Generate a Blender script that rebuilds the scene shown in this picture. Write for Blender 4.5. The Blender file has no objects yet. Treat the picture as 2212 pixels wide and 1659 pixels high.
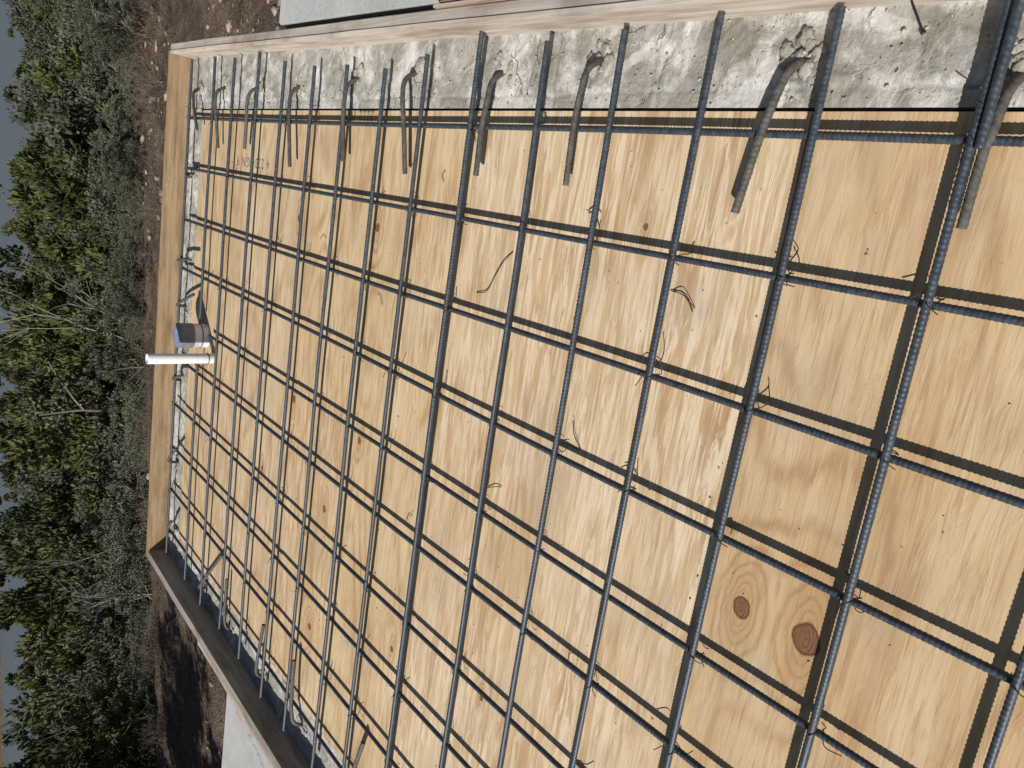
import bpy, math, random, bmesh
import numpy as np
from mathutils import Matrix, Vector, noise
random.seed(7); rng=np.random.default_rng(7)
S=bpy.context.scene
COL=S.collection

# ------------------------------------------------------------ helpers
def link(o,parent=None):
    COL.objects.link(o)
    if parent: o.parent=parent
    return o
def empty(name):
    e=bpy.data.objects.new(name,None); e.empty_display_size=0.1
    return link(e)
def mesh_obj(name,v,f,mat=None,parent=None,smooth=False):
    me=bpy.data.meshes.new(name)
    v=np.asarray(v,dtype=np.float32)
    if isinstance(f,np.ndarray):
        n,k=f.shape
        me.vertices.add(len(v)); me.vertices.foreach_set('co',v.ravel())
        me.loops.add(n*k); me.loops.foreach_set('vertex_index',f.astype(np.int32).ravel())
        me.polygons.add(n); me.polygons.foreach_set('loop_start',np.arange(0,n*k,k,dtype=np.int32))
        me.update(calc_edges=True)
    else:
        me.from_pydata([tuple(map(float,p)) for p in v],[],[tuple(q) for q in f]); me.update()
    if smooth: me.polygons.foreach_set('use_smooth',[True]*len(me.polygons))
    o=bpy.data.objects.new(name,me)
    if mat: me.materials.append(mat)
    return link(o,parent)

class NT:
    def __init__(s,name):
        s.m=bpy.data.materials.new(name); s.m.use_nodes=True
        s.t=s.m.node_tree; s.b=s.t.nodes['Principled BSDF']; s.out=s.t.nodes['Material Output']
    def n(s,typ,ins=None,**kw):
        nd=s.t.nodes.new(typ)
        for k,v in kw.items(): setattr(nd,k,v)
        if ins:
            for k,v in ins.items():
                sock=nd.inputs[k]
                if isinstance(v,bpy.types.NodeSocket): s.t.links.new(v,sock)
                else: sock.default_value=v
        return nd
    def math(s,op,a,b=0.0,c=0.0,clamp=False):
        nd=s.n('ShaderNodeMath',{0:a,1:b,2:c},operation=op); nd.use_clamp=clamp; return nd.outputs[0]
    def noise(s,vec,scale=1.0,detail=2.0,rough=0.5,dist=0.0):
        return s.n('ShaderNodeTexNoise',{'Vector':vec,'Scale':scale,'Detail':detail,'Roughness':rough,'Distortion':dist}).outputs['Fac']
    def scale(s,vec,sx,sy,sz,off=(0,0,0)):
        return s.n('ShaderNodeMapping',{'Vector':vec,'Scale':(sx,sy,sz),'Location':off}).outputs[0]
    def ramp(s,fac,stops,interp='LINEAR'):
        nd=s.n('ShaderNodeValToRGB',{'Fac':fac}); cr=nd.color_ramp; cr.interpolation=interp
        while len(cr.elements)<len(stops): cr.elements.new(0.5)
        for el,(p,c) in zip(cr.elements,stops):
            el.position=p; el.color=(c[0],c[1],c[2],1) if hasattr(c,'__len__') else (c,c,c,1)
        return nd.outputs[0]
    def mix(s,fac,a,b,blend='MIX'):
        nd=s.n('ShaderNodeMix',data_type='RGBA',blend_type=blend)
        for idx,v in ((0,fac),(6,a),(7,b)):
            if isinstance(v,bpy.types.NodeSocket): s.t.links.new(v,nd.inputs[idx])
            else: nd.inputs[idx].default_value=(v if idx==0 else (v[0],v[1],v[2],1))
        return nd.outputs[2]
    def set(s,k,v):
        if isinstance(v,bpy.types.NodeSocket): s.t.links.new(v,s.b.inputs[k])
        else: s.b.inputs[k].default_value=(v if not (hasattr(v,'__len__') and len(v)==3) else (v[0],v[1],v[2],1))
    def bump(s,h,strength=0.3,dist=0.01):
        nd=s.n('ShaderNodeBump',{'Height':h,'Strength':strength,'Distance':dist}); s.t.links.new(nd.outputs[0],s.b.inputs['Normal'])
    def pos(s): return s.n('ShaderNodeTexCoord').outputs['Object']
    def rnd(s): return s.n('ShaderNodeObjectInfo').outputs['Random']

# ------------------------------------------------------------ materials
def mat_plywood(name,knots,tear,linek,tint,linestr=0.7,seed=0.0,tsc=(5.0,34)):
    M=NT(name); P=M.pos()
    Q=M.n('ShaderNodeVectorMath',{0:P,1:(seed*13.0,seed*29.0,seed*57.0)},operation='ADD').outputs[0]
    base=M.noise(M.scale(Q,0.75,2.6,1),1.0,1.2,0.45,0.25)
    fine=M.noise(M.scale(Q,2.5,16,1),1.0,3.0,0.55)
    ph=M.math('ADD',M.math('MULTIPLY',base,linek),M.math('MULTIPLY',fine,1.1))
    wob=M.n('ShaderNodeTexNoise',{'Vector':P,'Scale':28.0,'Detail':3.0}).outputs['Color']
    wob=M.n('ShaderNodeVectorMath',{0:wob,1:(0.5,0.5,0.5)},operation='SUBTRACT').outputs[0]
    wob=M.n('ShaderNodeVectorMath',{0:wob,3:0.016},operation='SCALE').outputs[0]
    PW=M.n('ShaderNodeVectorMath',{0:P,1:wob},operation='ADD').outputs[0]
    core=None;swirl=None;ring=None
    for (kx,ky,kr) in knots:
        d=M.n('ShaderNodeVectorMath',{0:M.scale(PW,1.0,1.15,0,(-kx,-ky*1.15,0))},operation='LENGTH').outputs['Value']
        e=M.n('ShaderNodeVectorMath',{0:M.scale(PW,0.42,1.1,0,(-kx*0.42,-ky*1.1,0))},operation='LENGTH').outputs['Value']
        g=M.math('EXPONENT',M.math('MULTIPLY',M.math('DIVIDE',e,kr*1.5),-1.0))
        ph=M.math('ADD',ph,M.math('MULTIPLY',g,9.0 if kr>.02 else 4.5))
        dn=M.math('DIVIDE',d,kr)
        c=M.ramp(dn,[(0.0,1.0),(0.80,0.95),(0.93,0.0)])
        q=M.ramp(dn,[(0.0,0.35),(0.25,0.0),(0.70,0.1),(0.84,1.0),(0.97,0.0)])
        core=c if core is None else M.math('MAXIMUM',core,c)
        ring=q if ring is None else M.math('MAXIMUM',ring,q)
        swirl=g if swirl is None else M.math('MAXIMUM',swirl,g)
    s=M.math('MULTIPLY_ADD',M.math('SINE',M.math('MULTIPLY',ph,6.2832)),0.5,0.5)
    lines=M.math('POWER',s,3.0)
    lm=M.ramp(M.noise(M.scale(Q,1.2,5,1,(5,3,0)),1.0,2),[(0.3,0.25),(0.7,1.0)])
    if swirl is not None: lm=M.math('MAXIMUM',lm,M.ramp(swirl,[(0.05,0.0),(0.25,1.0)]))
    lines=M.math('MULTIPLY',lines,lm)
    broad=M.noise(M.scale(Q,0.6,2.6,1,(3,7,0)),1.0,4,0.65)
    light=(0.655*tint[0],0.490*tint[1],0.295*tint[2]); mid=(0.545*tint[0],0.378*tint[1],0.203*tint[2]); dark=(0.37*tint[0],0.212*tint[1],0.095*tint[2])
    col=M.ramp(broad,[(0.36,mid),(0.60,light)])
    col=M.mix(M.math('MULTIPLY',lines,linestr),col,dark)
    tn=M.noise(M.scale(Q,tsc[0],tsc[1],1,(1,9,0)),1.0,6,0.68,0.9)
    tr=M.ramp(tn,[(0.46,0.0),(0.54,1.0)])
    region=M.ramp(M.noise(M.scale(Q,0.9,2.2,1,(8,1,0)),1.0,2),[(0.36,0.2),(0.58,1.0)])
    tf=M.math('MULTIPLY',M.math('MULTIPLY',tr,region),tear)
    col=M.mix(tf,col,(0.745*tint[0],0.60*tint[1],0.41*tint[2]))
    ds=M.ramp(M.noise(M.scale(Q,6,75,1,(2,2,0)),1.0,5,0.62,0.4),[(0.51,0.0),(0.65,1.0)])
    col=M.mix(M.math('MULTIPLY',ds,0.55),col,(0.385*tint[0],0.24*tint[1],0.12*tint[2]))
    fib=M.noise(M.scale(Q,7,320,1),1.0,3,0.6)
    col=M.mix(0.4,col,M.ramp(fib,[(0.3,0.70),(0.7,1.15)]),'MULTIPLY')
    dirt=M.ramp(M.noise(Q,3.3,5,0.65),[(0.50,0.0),(0.75,1.0)])
    col=M.mix(M.math('MULTIPLY',dirt,0.42),col,(0.39,0.32,0.235))
    dust=M.ramp(M.noise(M.scale(Q,1,1,1,(9,2,4)),6.0,6,0.7),[(0.5,0.0),(0.75,1.0)])
    col=M.mix(M.math('MULTIPLY',dust,0.22),col,(0.66,0.58,0.46))
    spk=M.ramp(M.n('ShaderNodeTexVoronoi',{'Vector':Q,'Scale':11.0}).outputs['Distance'],[(0.02,1.0),(0.05,0.0)])
    spk=M.math('MULTIPLY',spk,M.ramp(M.noise(Q,11.0,1),[(0.52,0.0),(0.6,1.0)]))
    col=M.mix(M.math('MULTIPLY',spk,0.6),col,(0.2,0.12,0.06))
    if core is not None:
        col=M.mix(M.ramp(swirl,[(0.15,0.0),(0.52,0.55)]),col,(0.43,0.25,0.115))
        kc=M.mix(M.noise(P,60,4,0.7),(0.10,0.042,0.02),(0.30,0.14,0.07))
        kr2=M.ramp(M.math('FRACT',M.math('MULTIPLY',swirl,9.0)),[(0.0,0.55),(0.5,1.15),(1.0,0.55)])
        kc=M.mix(0.7,kc,kr2,'MULTIPLY')
        col=M.mix(M.math('MULTIPLY',core,0.94),col,kc)
        col=M.mix(M.math('MULTIPLY',ring,0.8),col,(0.075,0.03,0.015))
    M.set('Base Color',col); M.set('Roughness',0.75); M.set('Specular IOR Level',0.2)
    h=M.math('ADD',M.math('MULTIPLY',tr,0.6),M.math('ADD',M.math('MULTIPLY',fib,0.6),M.math('MULTIPLY',lines,0.4)))
    M.bump(h,0.5,0.0015)
    return M.m

def mat_concrete(name,c0,c1,bump=0.5,sc=1.0,dist=0.006,white=None,stainf=0.75):
    M=NT(name); P=M.pos()
    a=M.noise(P,4.0*sc,6,0.6); b=M.noise(P,18.0*sc,5,0.6,0.5); c=M.noise(P,120*sc,3,0.6)
    col=M.ramp(M.math('ADD',M.math('MULTIPLY',a,0.6),M.math('MULTIPLY',b,0.4)),[(0.38,c0),(0.60,c1)])
    if white:
        w=M.ramp(M.noise(M.scale(P,1,1,1,(2,5,0)),6*sc,8,0.68,0.8),[(0.47,0.0),(0.56,1.0)])
        col=M.mix(M.math('MULTIPLY',w,0.85),col,white)
    stain=M.ramp(M.noise(M.scale(P,1,1,1,(4,8,1)),7*sc,7,0.74),[(0.47,0.0),(0.64,1.0)])
    col=M.mix(M.math('MULTIPLY',stain,stainf),col,(c0[0]*0.8,c0[1]*0.75,c0[2]*0.66))
    col=M.mix(0.45,col,M.ramp(c,[(0.3,0.75),(0.7,1.14)]),'MULTIPLY')
    pit=M.ramp(M.n('ShaderNodeTexVoronoi',{'Vector':P,'Scale':55.0*sc}).outputs['Distance'],[(0.08,0.0),(0.22,1.0)])
    pn=M.math('MAXIMUM',pit,M.ramp(M.noise(P,14*sc,2),[(0.45,1.0),(0.6,0.0)]))
    col=M.mix(M.math('MULTIPLY',M.math('SUBTRACT',1.0,pn),0.45),col,(c0[0]*0.5,c0[1]*0.47,c0[2]*0.4))
    crk=M.n('ShaderNodeTexVoronoi',{'Vector':M.n('ShaderNodeVectorMath',{0:P,1:M.n('ShaderNodeVectorMath',{0:M.n('ShaderNodeTexNoise',{'Vector':P,'Scale':12.0,'Detail':4.0}).outputs['Color'],3:0.09},operation='SCALE').outputs[0]},operation='ADD').outputs[0],'Scale':4.5*sc},feature='DISTANCE_TO_EDGE').outputs['Distance']
    cf=M.math('MULTIPLY',M.ramp(crk,[(0.003,1.0),(0.010,0.0)]),M.ramp(M.noise(P,5*sc,2),[(0.54,0.0),(0.60,1.0)]))
    col=M.mix(M.math('MULTIPLY',cf,0.55),col,(0.12,0.11,0.09))
    h=M.math('ADD',M.math('MULTIPLY',b,1.0),M.math('ADD',M.math('MULTIPLY',c,0.14),M.math('SUBTRACT',M.math('MULTIPLY',pn,0.2),M.math('MULTIPLY',cf,0.4))))
    M.set('Base Color',col); M.set('Roughness',0.9); M.set('Specular IOR Level',0.2)
    M.bump(h,bump,dist)
    return M.m

def mat_board(name,c0,c1,axis,weather=0.3,wc=(0.33,0.31,0.28)):
    M=NT(name); P=M.pos()
    sc={'x':(1.2,45,45),'y':(45,1.2,45)}[axis]; s2={'x':(6,300,300),'y':(300,6,300)}[axis]
    g=M.noise(M.scale(P,*sc),1.0,4,0.6,0.5); f=M.noise(M.scale(P,*s2),1.0,2,0.6)
    col=M.ramp(g,[(0.32,c0),(0.62,c1)])
    w=M.ramp(M.noise(M.scale(P,1,1,1),5.0,6,0.7),[(0.4,0.0),(0.68,1.0)])
    col=M.mix(M.math('MULTIPLY',w,weather),col,wc)
    st=M.ramp(M.noise(M.scale(P,2.5,2.5,18,(3,3,3)),1.0,4,0.6),[(0.48,0.0),(0.66,1.0)])
    col=M.mix(M.math('MULTIPLY',st,0.6),col,(c0[0]*0.5,c0[1]*0.45,c0[2]*0.38))
    sp=M.ramp(M.noise(P,35,3,0.6),[(0.66,0.0),(0.72,1.0)])
    col=M.mix(M.math('MULTIPLY',sp,0.5),col,(0.5,0.48,0.45))
    col=M.mix(0.45,col,M.ramp(f,[(0.3,0.65),(0.7,1.15)]),'MULTIPLY')
    M.set('Base Color',col); M.set('Roughness',0.8); M.set('Specular IOR Level',0.2)
    M.bump(M.math('ADD',g,M.math('MULTIPLY',f,0.6)),0.5,0.002)
    return M.m

def mat_steel(name,c,c2,rough=0.5,metal=0.55,rust=0.15,rc=(0.11,0.065,0.04)):
    M=NT(name); P=M.pos()
    n1=M.noise(P,14.0,4,0.6); n2=M.noise(P,60.0,3,0.6)
    col=M.ramp(n2,[(0.35,c),(0.68,c2)])
    rs=M.ramp(n1,[(0.52,0.0),(0.70,1.0)])
    col=M.mix(M.math('MULTIPLY',rs,rust),col,rc)
    M.set('Base Color',col); M.set('Metallic',metal)
    M.set('Roughness',M.ramp(n2,[(0.3,rough-0.08),(0.7,rough+0.1)])); M.set('Specular IOR Level',0.4)
    return M.m

def mat_simple(name,c,rough=0.5,var=0.1,sc=20,metal=0,spec=0.5):
    M=NT(name); P=M.pos()
    n=M.noise(P,sc,4,0.6)
    M.set('Base Color',M.ramp(n,[(0.3,tuple(x*(1-var) for x in c)),(0.7,tuple(min(1,x*(1+var)) for x in c))]))
    M.set('Roughness',rough); M.set('Metallic',metal); M.set('Specular IOR Level',spec)
    return M.m

STEEL=mat_steel('rebar_steel',(0.040,0.051,0.064),(0.078,0.095,0.115),0.50,0.3,0.3)
DOWEL=mat_steel('dowel_steel',(0.060,0.056,0.050),(0.125,0.12,0.108),0.65,0.15,0.55,(0.13,0.075,0.045))
WIRE=mat_simple('tie_wire_steel',(0.03,0.03,0.032),0.45,0.2,50,0.6)
CONC=mat_concrete('ledge_concrete',(0.275,0.26,0.225),(0.44,0.42,0.38),0.9,dist=0.011,white=(0.62,0.60,0.555))
CONC2=mat_concrete('block_face',(0.22,0.22,0.21),(0.34,0.33,0.31),0.5)
SLABM=mat_concrete('slab_concrete',(0.40,0.40,0.39),(0.50,0.50,0.49),0.15,sc=0.5,dist=0.003,stainf=0.3)
MORT=mat_concrete('mortar',(0.28,0.26,0.22),(0.50,0.48,0.43),0.8,sc=2.0)

# ------------------------------------------------------------ tube builder
def catmull(pts,step):
    pts=np.asarray(pts,float)
    if len(pts)==2:
        L=np.linalg.norm(pts[1]-pts[0]); n=max(2,int(L/step)+1)
        t=np.linspace(0,1,n)[:,None]; return pts[0]*(1-t)+pts[1]*t
    P=np.vstack([2*pts[0]-pts[1],pts,2*pts[-1]-pts[-2]]); out=[]
    for i in range(1,len(P)-2):
        L=np.linalg.norm(P[i+1]-P[i]); n=max(2,int(L/step)); t=np.linspace(0,1,n,endpoint=False)[:,None]
        a,b,c,d=P[i-1],P[i],P[i+1],P[i+2]
        out.append(0.5*((2*b)+(c-a)*t+(2*a-5*b+4*c-d)*t**2+(3*b-a-3*c+d)*t**3))
    out.append(pts[-1][None]); return np.vstack(out)
def tube_data(path,r,ns=10,rib=0.0,pitch=0.011,skew=0.006,phase=0.0):
    p=np.asarray(path,float); n=len(p)
    T=np.gradient(p,axis=0); T/=np.linalg.norm(T,axis=1)[:,None]+1e-12
    up=np.array([0,0,1.0]) if abs(T[:,2]).mean()<0.8 else np.array([1.0,0,0])
    A=np.cross(T,up); A/=np.linalg.norm(A,axis=1)[:,None]+1e-9; B=np.cross(A,T)
    s=np.concatenate([[0],np.cumsum(np.linalg.norm(np.diff(p,axis=0),axis=1))])
    th=np.linspace(0,2*np.pi,ns,endpoint=False)
    rad=np.full((n,ns),r)
    if rib>0:
        ph=(s[:,None]+skew*np.sin(th+phase)[None,:]*1.0)/pitch*2*np.pi
        rad=rad+rib*np.clip(np.cos(ph),0,1)**1.5
        rad=rad+rib*0.8*(np.abs(np.cos(th+phase))[None,:]>0.93)
    V=p[:,None,:]+rad[...,None]*(np.cos(th)[None,:,None]*A[:,None,:]+np.sin(th)[None,:,None]*B[:,None,:])
    V=V.reshape(-1,3)
    i=np.arange(n-1)[:,None]*ns; j=np.arange(ns)[None,:]; j2=(j+1)%ns
    F=np.stack([i+j,i+j2,i+ns+j2,i+ns+j],-1).reshape(-1,4)
    V=np.vstack([V,p[0],p[-1]]); c0=len(V)-2; c1=len(V)-1
    jj=np.arange(ns)
    tri0=np.stack([(jj+1)%ns,jj,np.full(ns,c0)],-1); tri1=np.stack([(n-1)*ns+jj,(n-1)*ns+(jj+1)%ns,np.full(ns,c1)],-1)
    return V,F,np.vstack([tri0,tri1])
def build_tubes(name,lst,mat,parent=None):
    Vs=[];Q=[];T=[];o=0
    for V,F,C in lst:
        Vs.append(V);Q.append(F+o);T.append(C+o);o+=len(V)
    V=np.vstack(Vs).astype(np.float32);Q=np.vstack(Q);T=np.vstack(T)
    me=bpy.data.meshes.new(name); me.vertices.add(len(V)); me.vertices.foreach_set('co',V.ravel())
    nl=len(Q)*4+len(T)*3; me.loops.add(nl)
    me.loops.foreach_set('vertex_index',np.concatenate([Q.ravel(),T.ravel()]).astype(np.int32))
    me.polygons.add(len(Q)+len(T))
    ls=np.concatenate([np.arange(len(Q))*4,len(Q)*4+np.arange(len(T))*3]).astype(np.int32)
    me.polygons.foreach_set('loop_start',ls); me.update(calc_edges=True)
    me.polygons.foreach_set('use_smooth',np.concatenate([np.ones(len(Q),bool),np.zeros(len(T),bool)]))
    me.materials.append(mat)
    return link(bpy.data.objects.new(name,me),parent)

# ------------------------------------------------------------ rebar mat
DK=-0.041      # deck top
ZR,ZC=0.0085,-0.0085; BR=0.0078
grid=empty('rebar_grid')
rows=[(4.22,-2.94,0.34),(3.796,-2.93,0.337),(3.477,-2.95,0.316),(3.127,-2.92,0.33),(2.805,-2.93,0.27),(2.477,-2.97,0.234),(2.164,-2.96,0.226),(1.841,-2.94,0.2),(1.555,-2.95,0.236),(1.243,-2.93,0.29),(0.903,-2.95,0.24),(0.601,-2.92,0.25),(0.303,-2.93,0.32),(0.0,-2.95,0.25),(-0.321,-2.94,0.31),(-0.637,-2.9,0.3),(-0.95,-2.95,0.28),(-1.26,-2.93,0.26),(-1.57,-2.9,0.3)]
colx=[0.0,-0.305,-0.617,-0.932,-1.247,-1.529,-1.85,-2.155,-2.465,-2.77]
cend=[4.27,4.25,4.24,4.27,3.66,4.25,4.30,4.24,4.28,4.26]
def jog(a,b,z,horizontal,fixed):
    n=6; out=[]
    for i in range(n):
        t=i/(n-1); u=a+(b-a)*t; w=random.uniform(-0.005,0.005); zz=z+random.uniform(-0.0012,0.0012)
        out.append((u,fixed+w,zz) if horizontal else (fixed+w,u,zz))
    return out
bi=0
for (y,x0,x1) in rows:
    segs=[(x0,x1)]
    if abs(y-3.796)<0.01: segs=[(x0,-1.40),(-1.175,x1)]
    for (a,b) in segs:
        bi+=1
        build_tubes('row_bar_%d'%bi,[tube_data(catmull(jog(a,b,ZR,True,y),0.0027),BR,10,0.0012,0.011,0.005,random.uniform(-.6,.6))],STEEL,grid)
for i,x in enumerate(colx):
    build_tubes('column_bar_%d'%(i+1),[tube_data(catmull(jog(-1.9,cend[i],ZC,False,x),0.0027),BR,10,0.0012,0.011,0.005,random.uniform(-.6,.6))],STEEL,grid)

ties=[]
for (y,x0,x1) in rows:
    for x in colx:
        if random.random()<0.18: continue
        sgn=random.choice((-1,1))
        p=[]
        for k in range(9):
            a=k/8*math.pi
            d=(k/8-0.5)*2
            p.append((x+sgn*d*0.016,y+d*0.016,ZR+0.009*math.sin(a)-0.012*(1-math.sin(a))))
        ties.append(tube_data(catmull(p,0.004),0.0012,5))
        for q_ in range(random.choice((1,2,2,3))):
            a=random.uniform(0,6.28); L=random.uniform(0.015,0.065)
            ztop=random.uniform(-.028,.035)
            q=[(x+0.012,y-0.012,-0.012),(x+0.012+math.cos(a)*L*.5,y-0.016+math.sin(a)*L*.5,(-0.012+ztop)/2+random.uniform(-.004,.012)),(x+0.012+math.cos(a+.6)*L,y-0.014+math.sin(a+.6)*L,ztop)]
            ties.append(tube_data(catmull(q,0.005),0.0013,5))
        if random.random()<0.4:
            c=(x+random.uniform(-.015,.015),y-0.012,-0.012); rr=random.uniform(.006,.011)
            q=[(c[0]+rr*math.cos(t),c[1]+rr*math.sin(t)-.004,c[2]-0.01*t/5) for t in np.linspace(0,4.2,8)]
            ties.append(tube_data(catmull(q,0.004),0.0012,5))
build_tubes('tie_wires',ties,WIRE,grid)

# ------------------------------------------------------------ dowels bent out of the block wall
lumps=[]
def lump(cx,cy,cz,r,seed):
    bm=bmesh.new(); bmesh.ops.create_icosphere(bm,subdivisions=3,radius=1.0)
    for v in bm.verts:
        d=v.co.copy(); k=1+0.55*noise.noise(d*1.6+Vector((seed,0,0)))+0.4*noise.noise(d*4+Vector((0,seed,0)))
        v.co=Vector((cx+d.x*r*k*1.1,cy+d.y*r*k,cz+d.z*r*k*0.38))
    vs=[tuple(v.co) for v in bm.verts]; fs=[[v.index for v in f.verts] for f in bm.faces]; bm.free()
    return vs,fs
DZ=-0.046
roots_r=[(0.125,-0.35),(0.17,0.10),(0.20,0.73),(0.18,1.17),(0.20,1.70),(0.19,2.17),(0.17,2.74),(0.18,3.23),(0.19,3.75),(0.19,4.20)]
tips_r=[(-0.16,-0.34),(-0.18,0.15),(-0.16,0.73),(-0.16,1.16),(-0.18,1.63),(-0.16,2.12),(-0.21,2.64),(-0.15,3.27),(-0.16,3.69),(-0.07,4.02)]
roots_f=[(-0.33,4.22),(-0.89,4.28),(-1.19,4.25),(-1.69,4.28),(-2.28,4.25),(-2.80,4.22)]
tips_f=[(-0.35,4.05),(-0.84,3.95),(-1.04,3.87),(-1.60,4.05),(-2.10,4.05),(-2.63,4.07)]
roots_l=[(-2.89,3.55),(-2.93,3.08),(-2.93,2.57),(-2.90,2.08),(-2.88,1.52),(-2.9,0.95),(-2.9,0.4),(-2.9,-.2)]
tips_l=[(-2.47,3.19),(-2.58,3.09),(-2.56,2.52),(-2.53,2.12),(-2.52,1.44),(-2.5,0.95),(-2.5,0.42),(-2.52,-.2)]
k=0
for (rts,tps) in ((roots_r,tips_r),(roots_f,tips_f),(roots_l,tips_l)):
    for (a,b) in zip(rts,tps):
        k+=1
        a=np.array(a);b=np.array(b); d=b-a; L=np.linalg.norm(d); u=d/L; w=np.array([-u[1],u[0]])
        tz=0.006+random.uniform(-.008,.010)
        hz=0.004+random.uniform(-.006,.010)
        sw=random.uniform(-.006,.006)
        pts=[(*(a+u*0.0+w*sw),DZ-0.030),(*(a+u*0.010+w*sw),DZ+0.002),(*(a+u*0.045+w*sw*.4),hz-0.010),(*(a+u*0.11),hz+.002),(*(a+u*L*0.55+w*random.uniform(-.004,.004)),hz*0.5+tz*0.5+.003),(*b,tz)]
        if rts is roots_f: pts=[(p[0],p[1],p[2]+ (0.02 if i>1 else 0)) for i,p in enumerate(pts)]
        build_tubes('rebar_dowel',[tube_data(catmull(pts,0.0028),0.0085,12,0.0013,0.0125,0.007,random.uniform(-1,1))],DOWEL)
        for q in range(8):
            lumps.append(lump(a[0]+random.uniform(-.035,.045),a[1]+random.uniform(-.045,.045),DZ+0.001,random.uniform(.008,.024),k*3.1+q))
build_tubes('rebar_stub',[tube_data(catmull([(0.40,-0.345,0.03),(0.2,-0.342,0.024),(-0.02,-0.338,0.018)],0.0028),0.0080,12,0.0012,0.012,0.007)],STEEL)

# ------------------------------------------------------------ concrete block wall
wall=empty('concrete_block_wall')
def ledge(name,x0,x1,y0,y1,z,step=0.006,amp=0.0042,grooves=()):
    nx=max(2,int((x1-x0)/step)+1); ny=max(2,int((y1-y0)/step)+1)
    xs=np.linspace(x0,x1,nx); ys=np.linspace(y0,y1,ny)
    X,Y=np.meshgrid(xs,ys); Z=np.zeros_like(X)
    for j in range(ny):
        for i in range(nx):
            p=Vector((X[j,i],Y[j,i],0))
            n=noise.noise(p*6)*1.0+noise.noise(p*20)*0.45+(0.5-abs(noise.noise(p*14+Vector((1,7,0)))))*0.8
            st=noise.noise(p*9+Vector((3,3,3)))+0.25*noise.noise(p*30)
            n+=1.0 if st>0.06 else (1.0*(st+0.02)/0.08 if st>-0.02 else 0)
            g=0
            for (ax,c,w,dp) in grooves:
                cc=c+0.010*noise.noise(p*7)
                q=X[j,i] if ax=='x' else Y[j,i]
                g-=dp*math.exp(-((q-cc)/w)**2)*(0.6+0.8*noise.noise(p*16))
            edge=min(1.0,max(0.0,(X[j,i]-x0-0.03))/0.03) if x0>0 else 1.0
            Z[j,i]=z+amp*n*max(0.2,edge)+g
    V=np.stack([X,Y,Z],-1).reshape(-1,3)
    i=np.arange(nx-1)[None,:]; j=np.arange(ny-1)[:,None]*nx
    F=np.stack([j+i,j+i+1,j+nx+i+1,j+nx+i],-1).reshape(-1,4)
    return mesh_obj(name,V,F,CONC,wall,True)
gr=[('x',0.103,0.0035,0.007)]+[('y',y,0.0045,0.006) for y in (-0.72,-0.31,0.12,0.50,0.92,1.33,1.74,2.15,2.56,2.97,3.38,3.79,4.15)]
ledge('ledge_right',0.064,0.40,-2.2,4.40,DZ-0.004,grooves=gr)
ledge('ledge_far',-3.06,0.064,4.125,4.42,DZ-0.003,step=0.011,grooves=[('y',4.17,0.004,0.008)])
ledge('ledge_left',-3.07,-2.79,-2.2,4.125,DZ-0.003,step=0.012,grooves=[('x',-2.83,0.004,0.008)])
lv=[];lf=[]
for (vs,fs) in lumps:
    o=len(lv); lv+=vs; lf+=[[i+o for i in f] for f in fs]
mesh_obj('mortar_lumps',lv,lf,MORT,wall,True)
def box(name,x0,x1,y0,y1,z0,z1,mat,parent=None,bev=0.0,skew=None,cuts=0,wob=0.0):
    bm=bmesh.new(); bmesh.ops.create_cube(bm,size=1.0)
    for v in bm.verts:
        v.co=Vector((x0 if v.co.x<0 else x1,y0 if v.co.y<0 else y1,z0 if v.co.z<0 else z1))
    if bev: bmesh.ops.bevel(bm,geom=bm.edges[:],offset=bev,segments=2,affect='EDGES')
    if cuts:
        long=[e for e in bm.edges if e.calc_length()>0.6*max(x1-x0,y1-y0)]
        bmesh.ops.subdivide_edges(bm,edges=long,cuts=cuts,use_grid_fill=True)
        for v in bm.verts:
            t=Vector((v.co.x,v.co.y,len(name)))*1.6
            t2=Vector((v.co.x*9,v.co.y*9,v.co.z*30))
            v.co.z+=wob*noise.noise(t)+0.15*wob*noise.noise(t2)
            w=wob*noise.noise(t+Vector((9,9,9)))+0.15*wob*noise.noise(t2+Vector((5,5,5)))
            if (y1-y0)>(x1-x0): v.co.x+=w
            else: v.co.y+=w
    if skew:
        for v in bm.verts: 
            dx,dy=skew(v.co.x,v.co.y); v.co.x+=dx; v.co.y+=dy
    me=bpy.data.meshes.new(name); bm.to_mesh(me); bm.free(); me.materials.append(mat)
    return link(bpy.data.objects.new(name,me),parent)
box('wall_right',0.064,0.375,-2.2,4.38,-1.5,-0.075,CONC2,wall)
box('wall_far',-3.06,0.375,4.385,4.40,-3.0,-0.075,CONC2,wall)
box('wall_far_core',-3.06,0.060,4.126,4.384,-1.5,-0.078,CONC2,wall)
box('wall_left',-3.07,-2.79,-2.2,4.12,-1.5,-0.078,CONC2,wall)

# ------------------------------------------------------------ plywood deck
big=[(-1.09,-0.065,0.031),(-1.08,-0.235,0.043),(-1.72,-0.35,0.03)]
PLY_A=mat_plywood('plywood_near',big,0.35,9.0,(0.98,0.955,0.92),0.75,1.3,(3.0,22))
PLY_B=mat_plywood('plywood_middle',[(-0.24,0.45,0.011),(-1.9,0.8,0.013)],0.95,7.0,(1.02,1.02,1.04),0.7,2.7,(3.6,36))
PLY_C=mat_plywood('plywood_far',[(-1.30,1.82,0.018),(-0.40,1.86,0.020),(-1.72,2.07,0.021),(-2.35,2.10,0.021),(-2.05,1.38,0.014)],0.7,9.0,(1.0,0.98,0.95),0.85,4.1)
PLY_D=mat_plywood('plywood_farther',[(-0.44,2.61,0.018),(-1.79,2.81,0.015),(-1.31,2.49,0.022)],0.5,11.0,(1.0,1.0,1.02),0.9,5.9)
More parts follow.
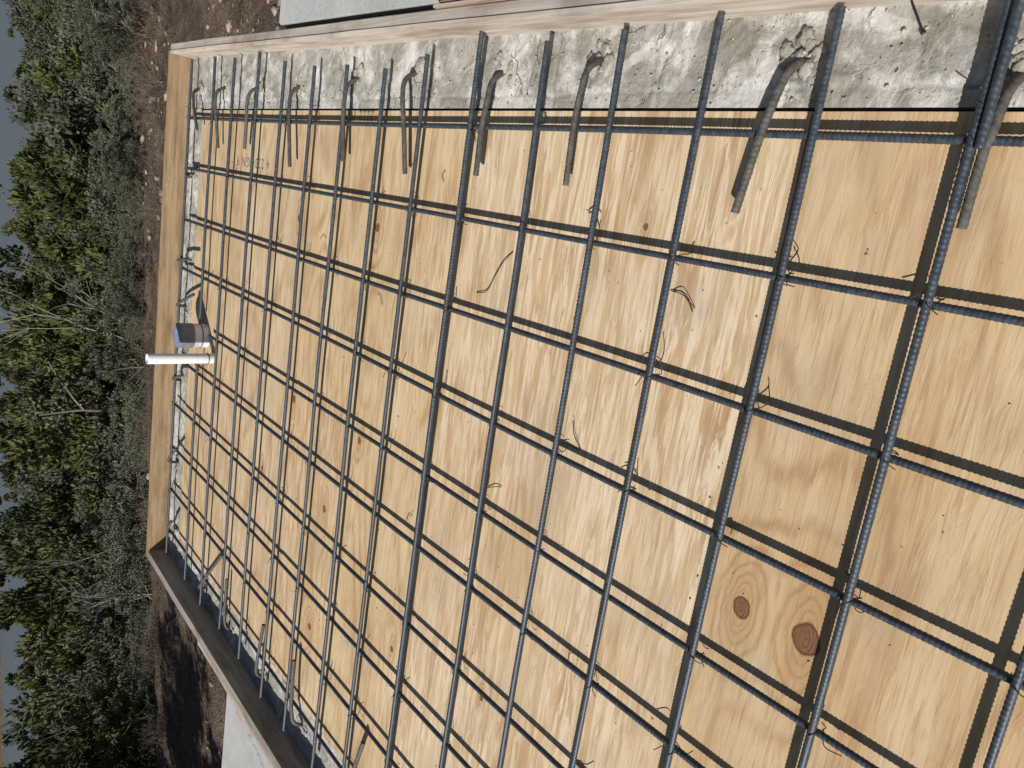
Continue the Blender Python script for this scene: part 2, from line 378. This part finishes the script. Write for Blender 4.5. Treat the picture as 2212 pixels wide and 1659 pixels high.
PLY_E=mat_plywood('plywood_end',[(-0.9,3.9,0.012)],0.5,9.0,(0.96,0.95,0.93),0.9,7.7)
yb=[(-2.2,-1.2,PLY_B,.0016),(-1.2,0.040,PLY_A,.0028),(0.040,1.25,PLY_B,.0016),(1.25,2.47,PLY_C,.0016),(2.47,3.68,PLY_D,.0016),(3.68,4.118,PLY_E,.0016)]
for (a,b,m,g) in yb:
    dz=random.uniform(-0.0012,0.0012); s0=random.uniform(-.0012,.0012)
    box('plywood_sheet',-2.785,0.055,a+0.0016,b-g,-0.062,DK+dz,m,None,0.0008,(lambda x,y,s=s0:(0,s*x)))
box('deck_joists',-2.78,0.055,-2.2,4.11,-0.25,-0.072,mat_simple('dark_lumber',(0.1,0.05,0.03),0.9))

INK=mat_simple('stencil_ink',(0.19,0.155,0.135),0.8,0.5,60)
def stamp(txt,x,y,size,nm):
    c=bpy.data.curves.new(nm,'FONT'); c.body=txt; c.size=size; c.space_character=1.15
    o=bpy.data.objects.new(nm,c); link(o); o.location=(x,y,DK+0.0022); o.rotation_euler=(0,0,math.pi/2); c.materials.append(INK)
stamp('4 2234 GN 9',-0.19,3.02,0.075,'plywood_stamp')
stamp('2222 10 0',0.052,1.98,0.058,'plywood_stamp')

# ------------------------------------------------------------ formwork boards
WB_IN=mat_board('board_pale',(0.44,0.36,0.28),(0.64,0.57,0.48),'y',0.55,(0.58,0.55,0.50))
WB_R=mat_board('board_right',(0.34,0.28,0.225),(0.52,0.45,0.38),'y',0.7,(0.42,0.40,0.37))
WB_F=mat_board('board_far',(0.27,0.17,0.09),(0.42,0.29,0.165),'x',0.5,(0.34,0.28,0.21))
WB_L=mat_board('board_left',(0.25,0.21,0.16),(0.40,0.35,0.29),'y',0.6,(0.32,0.31,0.29))
PLE=mat_board('ply_edge',(0.28,0.15,0.10),(0.54,0.42,0.33),'y',0.35)
skR=lambda x,y:(0.0245*(y-0.3)-0.0,0)
fr=empty('formwork_board')
box('inner_board',0.268,0.286,-2.2,4.385,-0.057,0.088,WB_IN,fr,0.0015,skR,60,0.003)
box('outer_board',0.2885,0.326,-2.2,4.40,-0.10,0.083,WB_R,fr,0.003,skR,60,0.004)
box('ply_strip',0.3295,0.3405,-2.2,1.42,-0.09,0.092,PLE,fr,0.001,skR,40,0.003)
box('ply_strip_b',0.3435,0.3525,-2.2,1.40,-0.09,0.080,PLE,fr,0.001,skR,40,0.003)
ff=empty('formwork_board')
box('board',-3.035,0.385,4.392,4.430,-0.10,0.085,WB_F,ff,0.003,None,60,0.004)
fl=empty('formwork_board')
skL=lambda x,y:(0.018*(y-2.0),0)
box('inner_board',-3.055,-3.03,-2.2,4.384,-0.057,0.083,WB_L,fl,0.0015,skL,60,0.003)
box('outer_board',-3.099,-3.058,-2.2,4.45,-0.16,0.078,WB_L,fl,0.003,skL,60,0.004)
PINK=mat_board('board_pinkish',(0.42,0.31,0.24),(0.60,0.49,0.41),'y',0.4)
box('kicker_board',-3.165,-3.127,-2.2,3.35,-0.12,0.055,PINK,fl,0.004,skL,50,0.006)
box('kicker_strip',-3.122,-3.108,-2.2,3.20,-0.12,0.068,PINK,fl,0.002,skL,50,0.005)
for yy in (0.2,1.4,2.6): box('stake_%d'%int(yy*10),-3.21,-3.172,yy,yy+0.09,-0.5,0.05,WB_R,fl,0.002,skL)

# ------------------------------------------------------------ pipes
PVC=mat_simple('white_pvc',(0.74,0.75,0.76),0.35,0.04,6)
PVC2=mat_simple('white_pipe_base',(0.66,0.69,0.74),0.4,0.06,8)
TAPE=mat_simple('grey_tape',(0.17,0.18,0.21),0.45,0.2,30)
CAP=mat_simple('blue_grey_tape',(0.22,0.27,0.36),0.5,0.25,18)
def lathe(name,prof,cx,cy,mat,parent,n=48):
    V=[];F=[]
    for (r,z) in prof:
        for i in range(n):
            a=2*math.pi*i/n; V.append((cx+r*math.cos(a),cy+r*math.sin(a),z))
    for k in range(len(prof)-1):
        for i in range(n):
            F.append((k*n+i,k*n+(i+1)%n,(k+1)*n+(i+1)%n,(k+1)*n+i))
    return mesh_obj(name,V,F,mat,parent,True)
tp=empty('pvc_pipe'); cx,cy=-1.385,3.63
lathe('pipe',[(0.030,DK),(0.030,0.343),(0.0285,0.345),(0.0255,0.344),(0.0255,DK)],cx,cy,PVC,tp)
build_tubes('pipe_strap',[tube_data(catmull([(cx+0.033*math.cos(t),cy+0.033*math.sin(t),0.006) for t in np.linspace(0,6.28,16)],0.01),0.002,5)],WIRE,tp)
wp=empty('pipe_stub'); cx,cy=-1.285,3.815; R0=0.073
lathe('pipe',[(R0,DK),(R0,0.05),(R0+.0015,0.051)],cx,cy,PVC2,wp)
lathe('tape_band',[(R0+0.001,0.045),(R0+0.0025,0.047),(R0+0.0028,0.08),(R0+0.002,0.10),(R0+0.003,0.128),(R0-0.001,0.134)],cx,cy,TAPE,wp)
V=[];F=[];n=48
for k,r in enumerate(np.linspace(0,R0+0.0008,10)):
    for i in range(n):
        a=2*math.pi*i/n; V.append((cx+r*math.cos(a),cy+r*math.sin(a),0.1335+0.004*noise.noise(Vector((r*math.cos(a)*30,r*math.sin(a)*30,2)))*(1-k/9)))
for k in range(9):
    for i in range(n): F.append((k*n+i,k*n+(i+1)%n,(k+1)*n+(i+1)%n,(k+1)*n+i))
mesh_obj('tape_cap',V,F,CAP,wp,True)
build_tubes('pipe_strap',[tube_data(catmull([(cx+(R0+.003)*math.cos(t),cy+(R0+.003)*math.sin(t),0.0) for t in np.linspace(0,6.28,20)],0.01),0.002,5)],WIRE,wp)

# ------------------------------------------------------------ loose bits
def loose(pts,r=0.0014,nm='loose_tie_wire'):
    build_tubes(nm,[tube_data(catmull(pts,0.006),r,6)],WIRE)
z=DK+0.003
loose([(-0.54,1.14,z),(-0.525,1.08,z+.006),(-0.47,1.04,z+.012),(-0.42,1.01,z+.01),(-0.38,0.98,z)])
loose([(-0.39,0.32,z),(-0.385,0.285,z+.01),(-0.395,0.265,z+.012),(-0.42,0.24,z)],0.0012)
loose([(-0.39,0.325,z),(-0.392,0.285,z+.004),(-0.405,0.262,z+.004),(-0.43,0.245,z)],0.0012)
loose([(-0.82,0.58,z+.01),(-0.86,0.57,z+.006),(-0.90,0.54,z),(-0.90,0.575,z),(-0.90,0.61,z+.004)])
loose([(-1.17,0.93,z),(-1.15,0.89,z+.005),(-1.14,0.86,z)])
loose([(-1.16,0.93,z),(-1.12,0.93,z)])
for (x,y,a,L) in ((-0.22,0.62,1.0,.05),(-1.5,0.42,2.2,.04),(-0.7,1.75,.3,.06),(-1.45,1.35,1.9,.05),(-0.15,1.42,2.6,.04),(-1.9,1.9,.9,.06),(-0.5,2.3,1.2,.06)):
    loose([(x,y,z),(x+.5*L*math.cos(a),y+.5*L*math.sin(a),z+.004),(x+L*math.cos(a+.5),y+L*math.sin(a+.5),z)],0.0012)
loose([(0.275,-0.12,DZ+0.03),(0.20,-0.16,DZ+0.008)],0.0022,'nail')
build_tubes('nail_head',[tube_data([(0.203,-0.1585,DZ+0.0085),(0.1995,-0.160,DZ+0.0075)],0.0055,10)],WIRE,bpy.data.objects['nail'])
cv=[];cf=[]
for i in range(700):
    on=random.random()<0.5
    x=random.uniform(0.07,0.27) if on else random.uniform(-2.75,0.05); y=random.uniform(-1,4.1)
    z0=(DZ+0.002) if on else DK+0.0012
    s=random.uniform(.0012,.0045) if not on else random.uniform(.002,.006); a=random.uniform(0,6.28)
    o=len(cv)
    for (dx,dy,dzz) in ((-1,-.5,0),(1,-.6,0),(.8,.6,0),(-.9,.5,0),(0,0,.8)):
        cv.append((x+s*(dx*math.cos(a)-dy*math.sin(a)),y+s*(dx*math.sin(a)+dy*math.cos(a)),z0+s*dzz))
    cf+=[(o,o+1,o+4),(o+1,o+2,o+4),(o+2,o+3,o+4),(o+3,o,o+4)]
mesh_obj('mortar_crumbs',cv,cf,mat_simple('crumb',(0.36,0.31,0.25),0.9,0.5,30))

# ------------------------------------------------------------ slabs
box('concrete_slab',0.358,9.0,-8.0,2.80,-1.6,0.055,SLABM,None,0.006,skR)
box('concrete_slab',-9.0,-3.22,-8.0,3.22,-1.6,-0.10,SLABM,None,0.01)
box('concrete_slab',-3.2,0.14,-8.0,-2.25,-1.6,-0.30,SLABM,None,0.01)

# ------------------------------------------------------------ ground
LAKE=-16.0
def ground_h(x,y):
    t=-0.27*x+0.96*y
    if t<9.6: z=-1.1
    elif t<20: z=-1.1-0.58*(t-9.6)
    elif t<118: z=-7.13-0.107*(t-20)
    elif t<172: z=-17.6
    elif t<186: z=-17.6+(t-172)*0.2
    elif t<1500: z=-14.8+(t-186)*0.04
    else: z=37
    if t>40: z+=0.02*min(t-40,600)*noise.noise(Vector((x*0.01,y*0.01,0)))*1.2*(0 if 100<t<200 else 1)
    if t>8.6: z+=0.3*min(1,(t-8.6)/5)*noise.noise(Vector((x*0.35,y*0.35,3)))
    z+=0.06*noise.noise(Vector((x*1.2,y*1.2,1)))+0.03*noise.noise(Vector((x*5,y*5,1)))
    return z
rs=[0.5]; 
while rs[-1]<4000:
    r=rs[-1]; rs.append(r+max(0.12 if r<16 else 0.3,r*(0.012 if r<30 else 0.05)))
na=260
V=[(0,0,-1.1)];F=[]
for r in rs:
    for i in range(na):
        a=2*math.pi*i/na; x=r*math.cos(a); y=r*math.sin(a); V.append((x,y,ground_h(x,y)))
for i in range(na): F.append((0,1+i,1+(i+1)%na))
for k in range(len(rs)-1):
    o=1+k*na
    for i in range(na): F.append((o+i,o+na+i,o+na+(i+1)%na,o+(i+1)%na))
M=NT('dirt'); P=M.pos()
a=M.noise(P,0.9,6,0.65); b=M.noise(P,6,6,0.7); c=M.noise(P,40,4,0.7)
col=M.ramp(M.math('ADD',M.math('MULTIPLY',a,0.5),M.math('MULTIPLY',b,0.5)),[(0.38,(0.070,0.050,0.036)),(0.5,(0.135,0.095,0.068)),(0.63,(0.235,0.175,0.125))])
v=M.n('ShaderNodeTexVoronoi',{'Vector':P,'Scale':16.0}); 
st=M.math('MULTIPLY',M.ramp(v.outputs['Distance'],[(0.22,1.0),(0.3,0.0)]),M.ramp(M.noise(P,2.0,3),[(0.45,0.0),(0.58,1.0)]))
col=M.mix(M.math('MULTIPLY',st,0.6),col,(0.34,0.29,0.235))
col=M.mix(0.8,col,M.ramp(c,[(0.3,0.4),(0.7,1.5)]),'MULTIPLY')
M.set('Base Color',col); M.set('Roughness',0.95); M.set('Specular IOR Level',0.1)
M.bump(M.math('ADD',M.math('ADD',b,st),M.math('MULTIPLY',c,0.6)),1.0,0.06)
mesh_obj('ground',V,F,M.m,None,True)
M=NT('lake_water'); P=M.pos()
M.set('Base Color',(0.095,0.112,0.118)); M.set('Roughness',0.3); M.set('Specular IOR Level',0.25)
M.bump(M.noise(M.scale(P,0.8,1.6,1),1.0,5,0.6),0.6,0.25)
def rotp(t,s): return (-0.27*t-0.96*s, 0.96*t-0.27*s)
c4=[rotp(90,-2500),rotp(90,2500),rotp(1200,2500),rotp(1200,-2500)]
mesh_obj('lake',[(p[0],p[1],LAKE) for p in c4],[(0,1,2,3)],M.m)

bm=bmesh.new(); bmesh.ops.create_icosphere(bm,subdivisions=1,radius=1.0); bv=np.array([v.co[:] for v in bm.verts]); bf=np.array([[v.index for v in f.verts] for f in bm.faces]); bm.free()
Vs=[];Fs=[];o=0
for i in range(8000):
    th=math.radians(random.uniform(-60,75)); r=random.uniform(4.8,12.0)
    x=-math.sin(th)*r; y=math.cos(th)*r
    if y<4.6 and -9<x<9 and not (x>0.3 and y>3.0): continue
    if noise.noise(Vector((x*.8,y*.8,0)))<-0.02: continue
    if th>0.5 and random.random()<0.6: continue
    s=0.008+0.055*random.random()**6
    vv=bv*(1+0.30*rng.standard_normal((len(bv),3)))*np.array([s*1.3,s*random.uniform(.6,1),s*random.uniform(.3,.55)])
    an=random.uniform(0,6.28); ca,sa=math.cos(an),math.sin(an)
    vv=np.stack([vv[:,0]*ca-vv[:,1]*sa,vv[:,0]*sa+vv[:,1]*ca,vv[:,2]],-1)+np.array([x,y,ground_h(x,y)+s*0.1])
    Vs.append(vv);Fs.append(bf+o);o+=len(bv)
mesh_obj('scattered_rocks',np.vstack(Vs),np.vstack(Fs),mat_simple('limestone',(0.26,0.215,0.17),0.9,0.6,7))

# ------------------------------------------------------------ trees
def mat_leaf(name,stops):
    M=NT(name); r=M.rnd(); P=M.pos()
    n=M.noise(P,1.3,3,0.6); n2=M.noise(P,14,2,0.6)
    f=M.math('ADD',M.math('MULTIPLY',r,0.65),M.math('ADD',M.math('MULTIPLY',n,0.35),M.math('MULTIPLY',M.math('SUBTRACT',n2,0.5),0.6)))
    M.set('Base Color',M.ramp(f,stops)); M.set('Roughness',0.65); M.set('Specular IOR Level',0.2)
    return M.m
JUN=mat_leaf('juniper_foliage',[(0.1,(0.034,0.046,0.019)),(0.4,(0.070,0.082,0.028)),(0.7,(0.112,0.122,0.040)),(1.0,(0.16,0.152,0.070))])
OAK=mat_leaf('oak_foliage',[(0.1,(0.055,0.065,0.040)),(0.5,(0.105,0.115,0.075)),(1.0,(0.18,0.178,0.13))])
BARK=mat_simple('bark',(0.14,0.115,0.09),0.9,0.4,12)
DEAD=mat_simple('dead_wood',(0.30,0.275,0.245),0.85,0.3,10)
TWIG=mat_simple('brush_twigs',(0.18,0.135,0.10),0.9,0.4,3)
def branches(base,dirv,L,r,depth,out,spread=0.6,nb=3):
    p=[base]; d=dirv.normalized(); n=4
    for i in range(n):
        d=(d+Vector((random.gauss(0,.13),random.gauss(0,.13),random.gauss(0.03,.08)))).normalized(); p.append(p[-1]+d*L/n)
    out.append((np.array([q[:] for q in p]),r,r*0.55))
    if depth>0:
        for k in range(nb):
            i=random.randint(1,n); q=p[i]
            ax=Vector((random.gauss(0,1),random.gauss(0,1),random.gauss(0,1))).normalized()
            nd=Matrix.Rotation(random.uniform(0.4,1.1)*spread/0.6,3,ax)@d
            branches(q,nd,L*random.uniform(.5,.75),r*0.5,depth-1,out,spread,nb)
def cone_tubes(lst,ns=5):
    Vs=[];Fs=[];o=0
    for (p,r0,r1) in lst:
        V,F,C=tube_data(p,1.0,ns); n=len(p)
        rad=np.linspace(r0,r1,n)
        c=np.repeat(p,ns,axis=0); V2=c+(V[:n*ns]-c)*np.repeat(rad,ns)[:,None]
        Vs.append(V2);Fs.append(F+o);o+=len(V2)
    return np.vstack(Vs),np.vstack(Fs)
def raw_mesh(name,V,F,mats,mi=None):
    me=bpy.data.meshes.new(name); me.vertices.add(len(V)); me.vertices.foreach_set('co',np.asarray(V,np.float32).ravel())
    me.loops.add(F.size); me.loops.foreach_set('vertex_index',F.astype(np.int32).ravel())
    me.polygons.add(len(F)); me.polygons.foreach_set('loop_start',np.arange(0,F.size,4,dtype=np.int32)); me.update(calc_edges=True)
    for m in mats: me.materials.append(m)
    if mi is not None: me.polygons.foreach_set('material_index',mi)
    return me
def make_tree(name,kind,seed):
    H=4.0; W=1.7 if kind!='oak' else 2.0
    br=[]
    for k in range(random.choice((1,2,3))):
        branches(Vector((random.gauss(0,.08),random.gauss(0,.08),-0.3)),Vector((random.gauss(0,.2),random.gauss(0,.2),1)),H*0.5,0.09,2,br,0.6,3)
    TV,TF=cone_tubes(br)
    leads=[(random.uniform(-1,1),random.uniform(-1,1),random.uniform(0.5,0.95)) for _ in range(5)]+[(0,0,1.0)]
    cl=[]; ncl=85
    for i in range(ncl):
        lx,ly,lh=random.choice(leads)
        t=(i+0.5)/ncl; t=t**0.9; z=0.3+t*(H*lh-0.45)
        if kind=='oak': prof=math.sqrt(max(0,1-((t-0.55)/0.5)**2))
        else: prof=(1-t)**0.6*min(1,0.5+t*2.2)
        a=random.uniform(0,6.283); rr=W*0.62*prof*(random.random()**0.3)*random.uniform(.8,1.25)
        cl.append((lx*(0.4+t)+rr*math.cos(a),ly*(0.4+t)+rr*math.sin(a),z,random.uniform(0.20,0.46)*(1-0.35*t)))
    N=165
    C=np.array(cl); idx=np.repeat(np.arange(ncl),N); n=len(idx)
    d=rng.standard_normal((n,3)); d[:,2]=np.abs(d[:,2])*0.9-0.25; d/=np.linalg.norm(d,axis=1)[:,None]
    rad=rng.random(n)**0.33
    sc=C[idx,3][:,None]*rad[:,None]*np.array([1,1,1.05])
    pos=C[idx,:3]+d*sc
    ax=d+np.array([0,0,0.7])+0.4*rng.standard_normal((n,3)); ax/=np.linalg.norm(ax,axis=1)[:,None]
    sd=np.cross(ax,rng.standard_normal((n,3))); sd/=np.linalg.norm(sd,axis=1)[:,None]+1e-9
    Ln=(0.085 if kind!='oak' else 0.055)*(0.6+0.9*rng.random(n))[:,None]; Wd=Ln*(0.40 if kind!='oak' else 0.65)
    q=np.stack([pos-ax*Ln*0.5,pos+sd*Wd*0.6,pos+ax*Ln*0.6,pos-sd*Wd*0.6],1).reshape(-1,3)
    LF=np.arange(n*4).reshape(-1,4)+len(TV)
    return raw_mesh(name,np.vstack([TV,q]),np.vstack([TF,LF]),[BARK,OAK if kind=='oak' else JUN],np.concatenate([np.zeros(len(TF),np.int32),np.ones(len(LF),np.int32)]))
JM=[make_tree('juniper_mesh_%d'%i,'jun',i) for i in range(6)]
OM=[make_tree('oak_mesh_%d'%i,'oak',i) for i in range(4)]
def bare_mesh(name,mat,H=4.0,r=0.032,depth=3,nb=4):
    br=[]; branches(Vector((0,0,-0.2)),Vector((random.gauss(0,.15),random.gauss(0,.15),1)),H*0.6,r,depth,br,0.55,nb)
    V,F=cone_tubes(br,4); return raw_mesh(name,V,F,[mat])
BM=[bare_mesh('bare_mesh_%d'%i,DEAD) for i in range(4)]
def shrub_mesh(name):
    br=[]
    for k in range(12):
        a=random.uniform(0,6.28); branches(Vector((random.gauss(0,.15),random.gauss(0,.15),0)),Vector((math.cos(a)*.6,math.sin(a)*.6,1)),0.5,0.006,2,br,0.6,3)
    V,F=cone_tubes(br,4); return raw_mesh(name,V,F,[TWIG])
SM=[shrub_mesh('shrub_mesh_%d'%i) for i in range(3)]
def put(name,me,x,y,sx,sz,parent=None,z=None):
    o=bpy.data.objects.new(name,me); o.location=(x,y,ground_h(x,y) if z is None else z)
    o.scale=(sx,sx*random.uniform(.9,1.1),sz); o.rotation_euler=(random.gauss(0,.05),random.gauss(0,.05),random.uniform(0,6.28)); link(o,parent); return o
wood=empty('juniper_woodland')
CX,CY,CZ=-0.2466,-0.934,1.5454
r=11.3
while r<100:
    half=(r*1.95); m=int(half/(1.5 if r<12 else 2.3 if r<26 else 3.0+0.02*r))
    for k in range(m):
        th=math.radians(-38)+ (k+random.uniform(-.45,.45))/m*1.95
        rr=r+random.uniform(-1.0,1.0)
        x=CX-math.sin(th)*rr; y=CY+math.cos(th)*rr
        t=-0.27*x+0.96*y
        if t<9.8 or t>108: continue
        gz=ground_h(x,y); deg=math.degrees(th)
        if rr<26: s_top=max(0.105,0.218-(rr-11)*0.0115)+random.choice((-0.012,0.0,0.02,0.05))+random.uniform(-.006,.006)
        else: s_top=random.uniform(0.100,0.145)
        if deg<9: s_top+=0.014
        elif 9<deg<26: s_top-=0.006
        H=(CZ-s_top*rr-gz)*1.06
        H=max(0.6,min(H,7.5 if rr<60 else 5.5))
        oak=(noise.noise(Vector((x*0.12,y*0.12,5)))+ (0.32 if deg<16 and rr<16 else 0))>0.16
        me=random.choice(OM if oak else JM)
        w=min(max(H/4*random.uniform(.85,1.15),0.45),1.35)
        if rr>35: w*=1.3
        put('oak_tree' if oak else 'juniper_tree',me,x,y,w,H/4,wood)
    r+=2.1 if r<33 else 4.0
for (x,y,h) in [(-9.8,3.2,4.6),(-11.5,5.0,4.6),(-10.6,1.2,4.0),(-9.4,6.6,3.0),(-8.6,8.0,2.2),(-10.5,8.0,3.2),(-12.5,7.0,4.2),(-7.7,9.0,1.5),(-9.0,9.6,2.2),(-8.9,4.4,4.0),(-8.4,5.6,2.6)]:
    put('juniper_tree',random.choice(JM),x,y,h/4*0.95,h/4)
for (th,rr,h) in [(27.5,12.4,1.7),(30,14.2,2.6),(13,17,4.2),(37,16,2.6)]:
    a=math.radians(th); x=CX-math.sin(a)*rr; y=CY+math.cos(a)*rr
    put('bare_tree',random.choice(BM),x,y,h/4,h/4)
brush=empty('dry_brush')
for i in range(150):
    th=math.radians(random.uniform(-30,26) if i%4 else random.uniform(26,50)); rr=random.uniform(9.3,11.8); x=CX-math.sin(th)*rr; y=CY+math.cos(th)*rr
    if -0.27*x+0.96*y<8.0: continue
    put('shrub',random.choice(SM),x,y,random.uniform(.3,.65),random.uniform(.2,.45),brush)
for i in range(14):
    th=math.radians(random.uniform(-14,22)); rr=random.uniform(10.6,11.6); x=CX-math.sin(th)*rr; y=CY+math.cos(th)*rr
    q=random.uniform(.12,.2); put('low_oak',random.choice(OM),x,y,q*1.5,q,brush)

# ------------------------------------------------------------ light, sky, camera
W=bpy.data.worlds.new('World'); S.world=W; W.use_nodes=True
nt=W.node_tree; bg=nt.nodes['Background']; sk=nt.nodes.new('ShaderNodeTexSky'); sk.sky_type='NISHITA'; sk.sun_disc=False
sd=Vector((-0.85,-0.90,1.0)).normalized()
el=math.asin(sd.z); az=math.atan2(sd.x,sd.y)
sk.sun_elevation=el; sk.sun_rotation=az
nt.links.new(sk.outputs[0],bg.inputs[0]); bg.inputs[1].default_value=0.05
L=bpy.data.lights.new('sun','SUN'); L.energy=5.0; L.angle=math.radians(0.5); L.color=(1.0,0.965,0.91)
lo=bpy.data.objects.new('sun',L); link(lo); lo.rotation_euler=sd.to_track_quat('Z','Y').to_euler(); lo.location=(-20,-20,25)
S.view_settings.view_transform='Standard'; S.view_settings.look='None'; S.view_settings.exposure=0

e=[-0.69493,0.029173,0.267575]
cx_,cy_,cz_=np.cos(e); sx_,sy_,sz_=np.sin(e)
Rx=np.array([[1,0,0],[0,cx_,-sx_],[0,sx_,cx_]]);Ry=np.array([[cy_,0,sy_],[0,1,0],[-sy_,0,cy_]]);Rz=np.array([[cz_,-sz_,0],[sz_,cz_,0],[0,0,1]])
Rm=Rz@Ry@Rx@np.array([[0,1,0],[0,0,-1],[-1,0,0]],float)
cam=bpy.data.cameras.new('camera'); cam.sensor_width=36; cam.sensor_fit='HORIZONTAL'; cam.lens=36*1651/2212; cam.clip_start=0.05; cam.clip_end=8000
co=bpy.data.objects.new('camera',cam); link(co)
m4=Matrix([list(Rm[i])+[[CX,CY,CZ][i]] for i in range(3)]+[[0,0,0,1]]); co.matrix_world=m4
S.camera=co
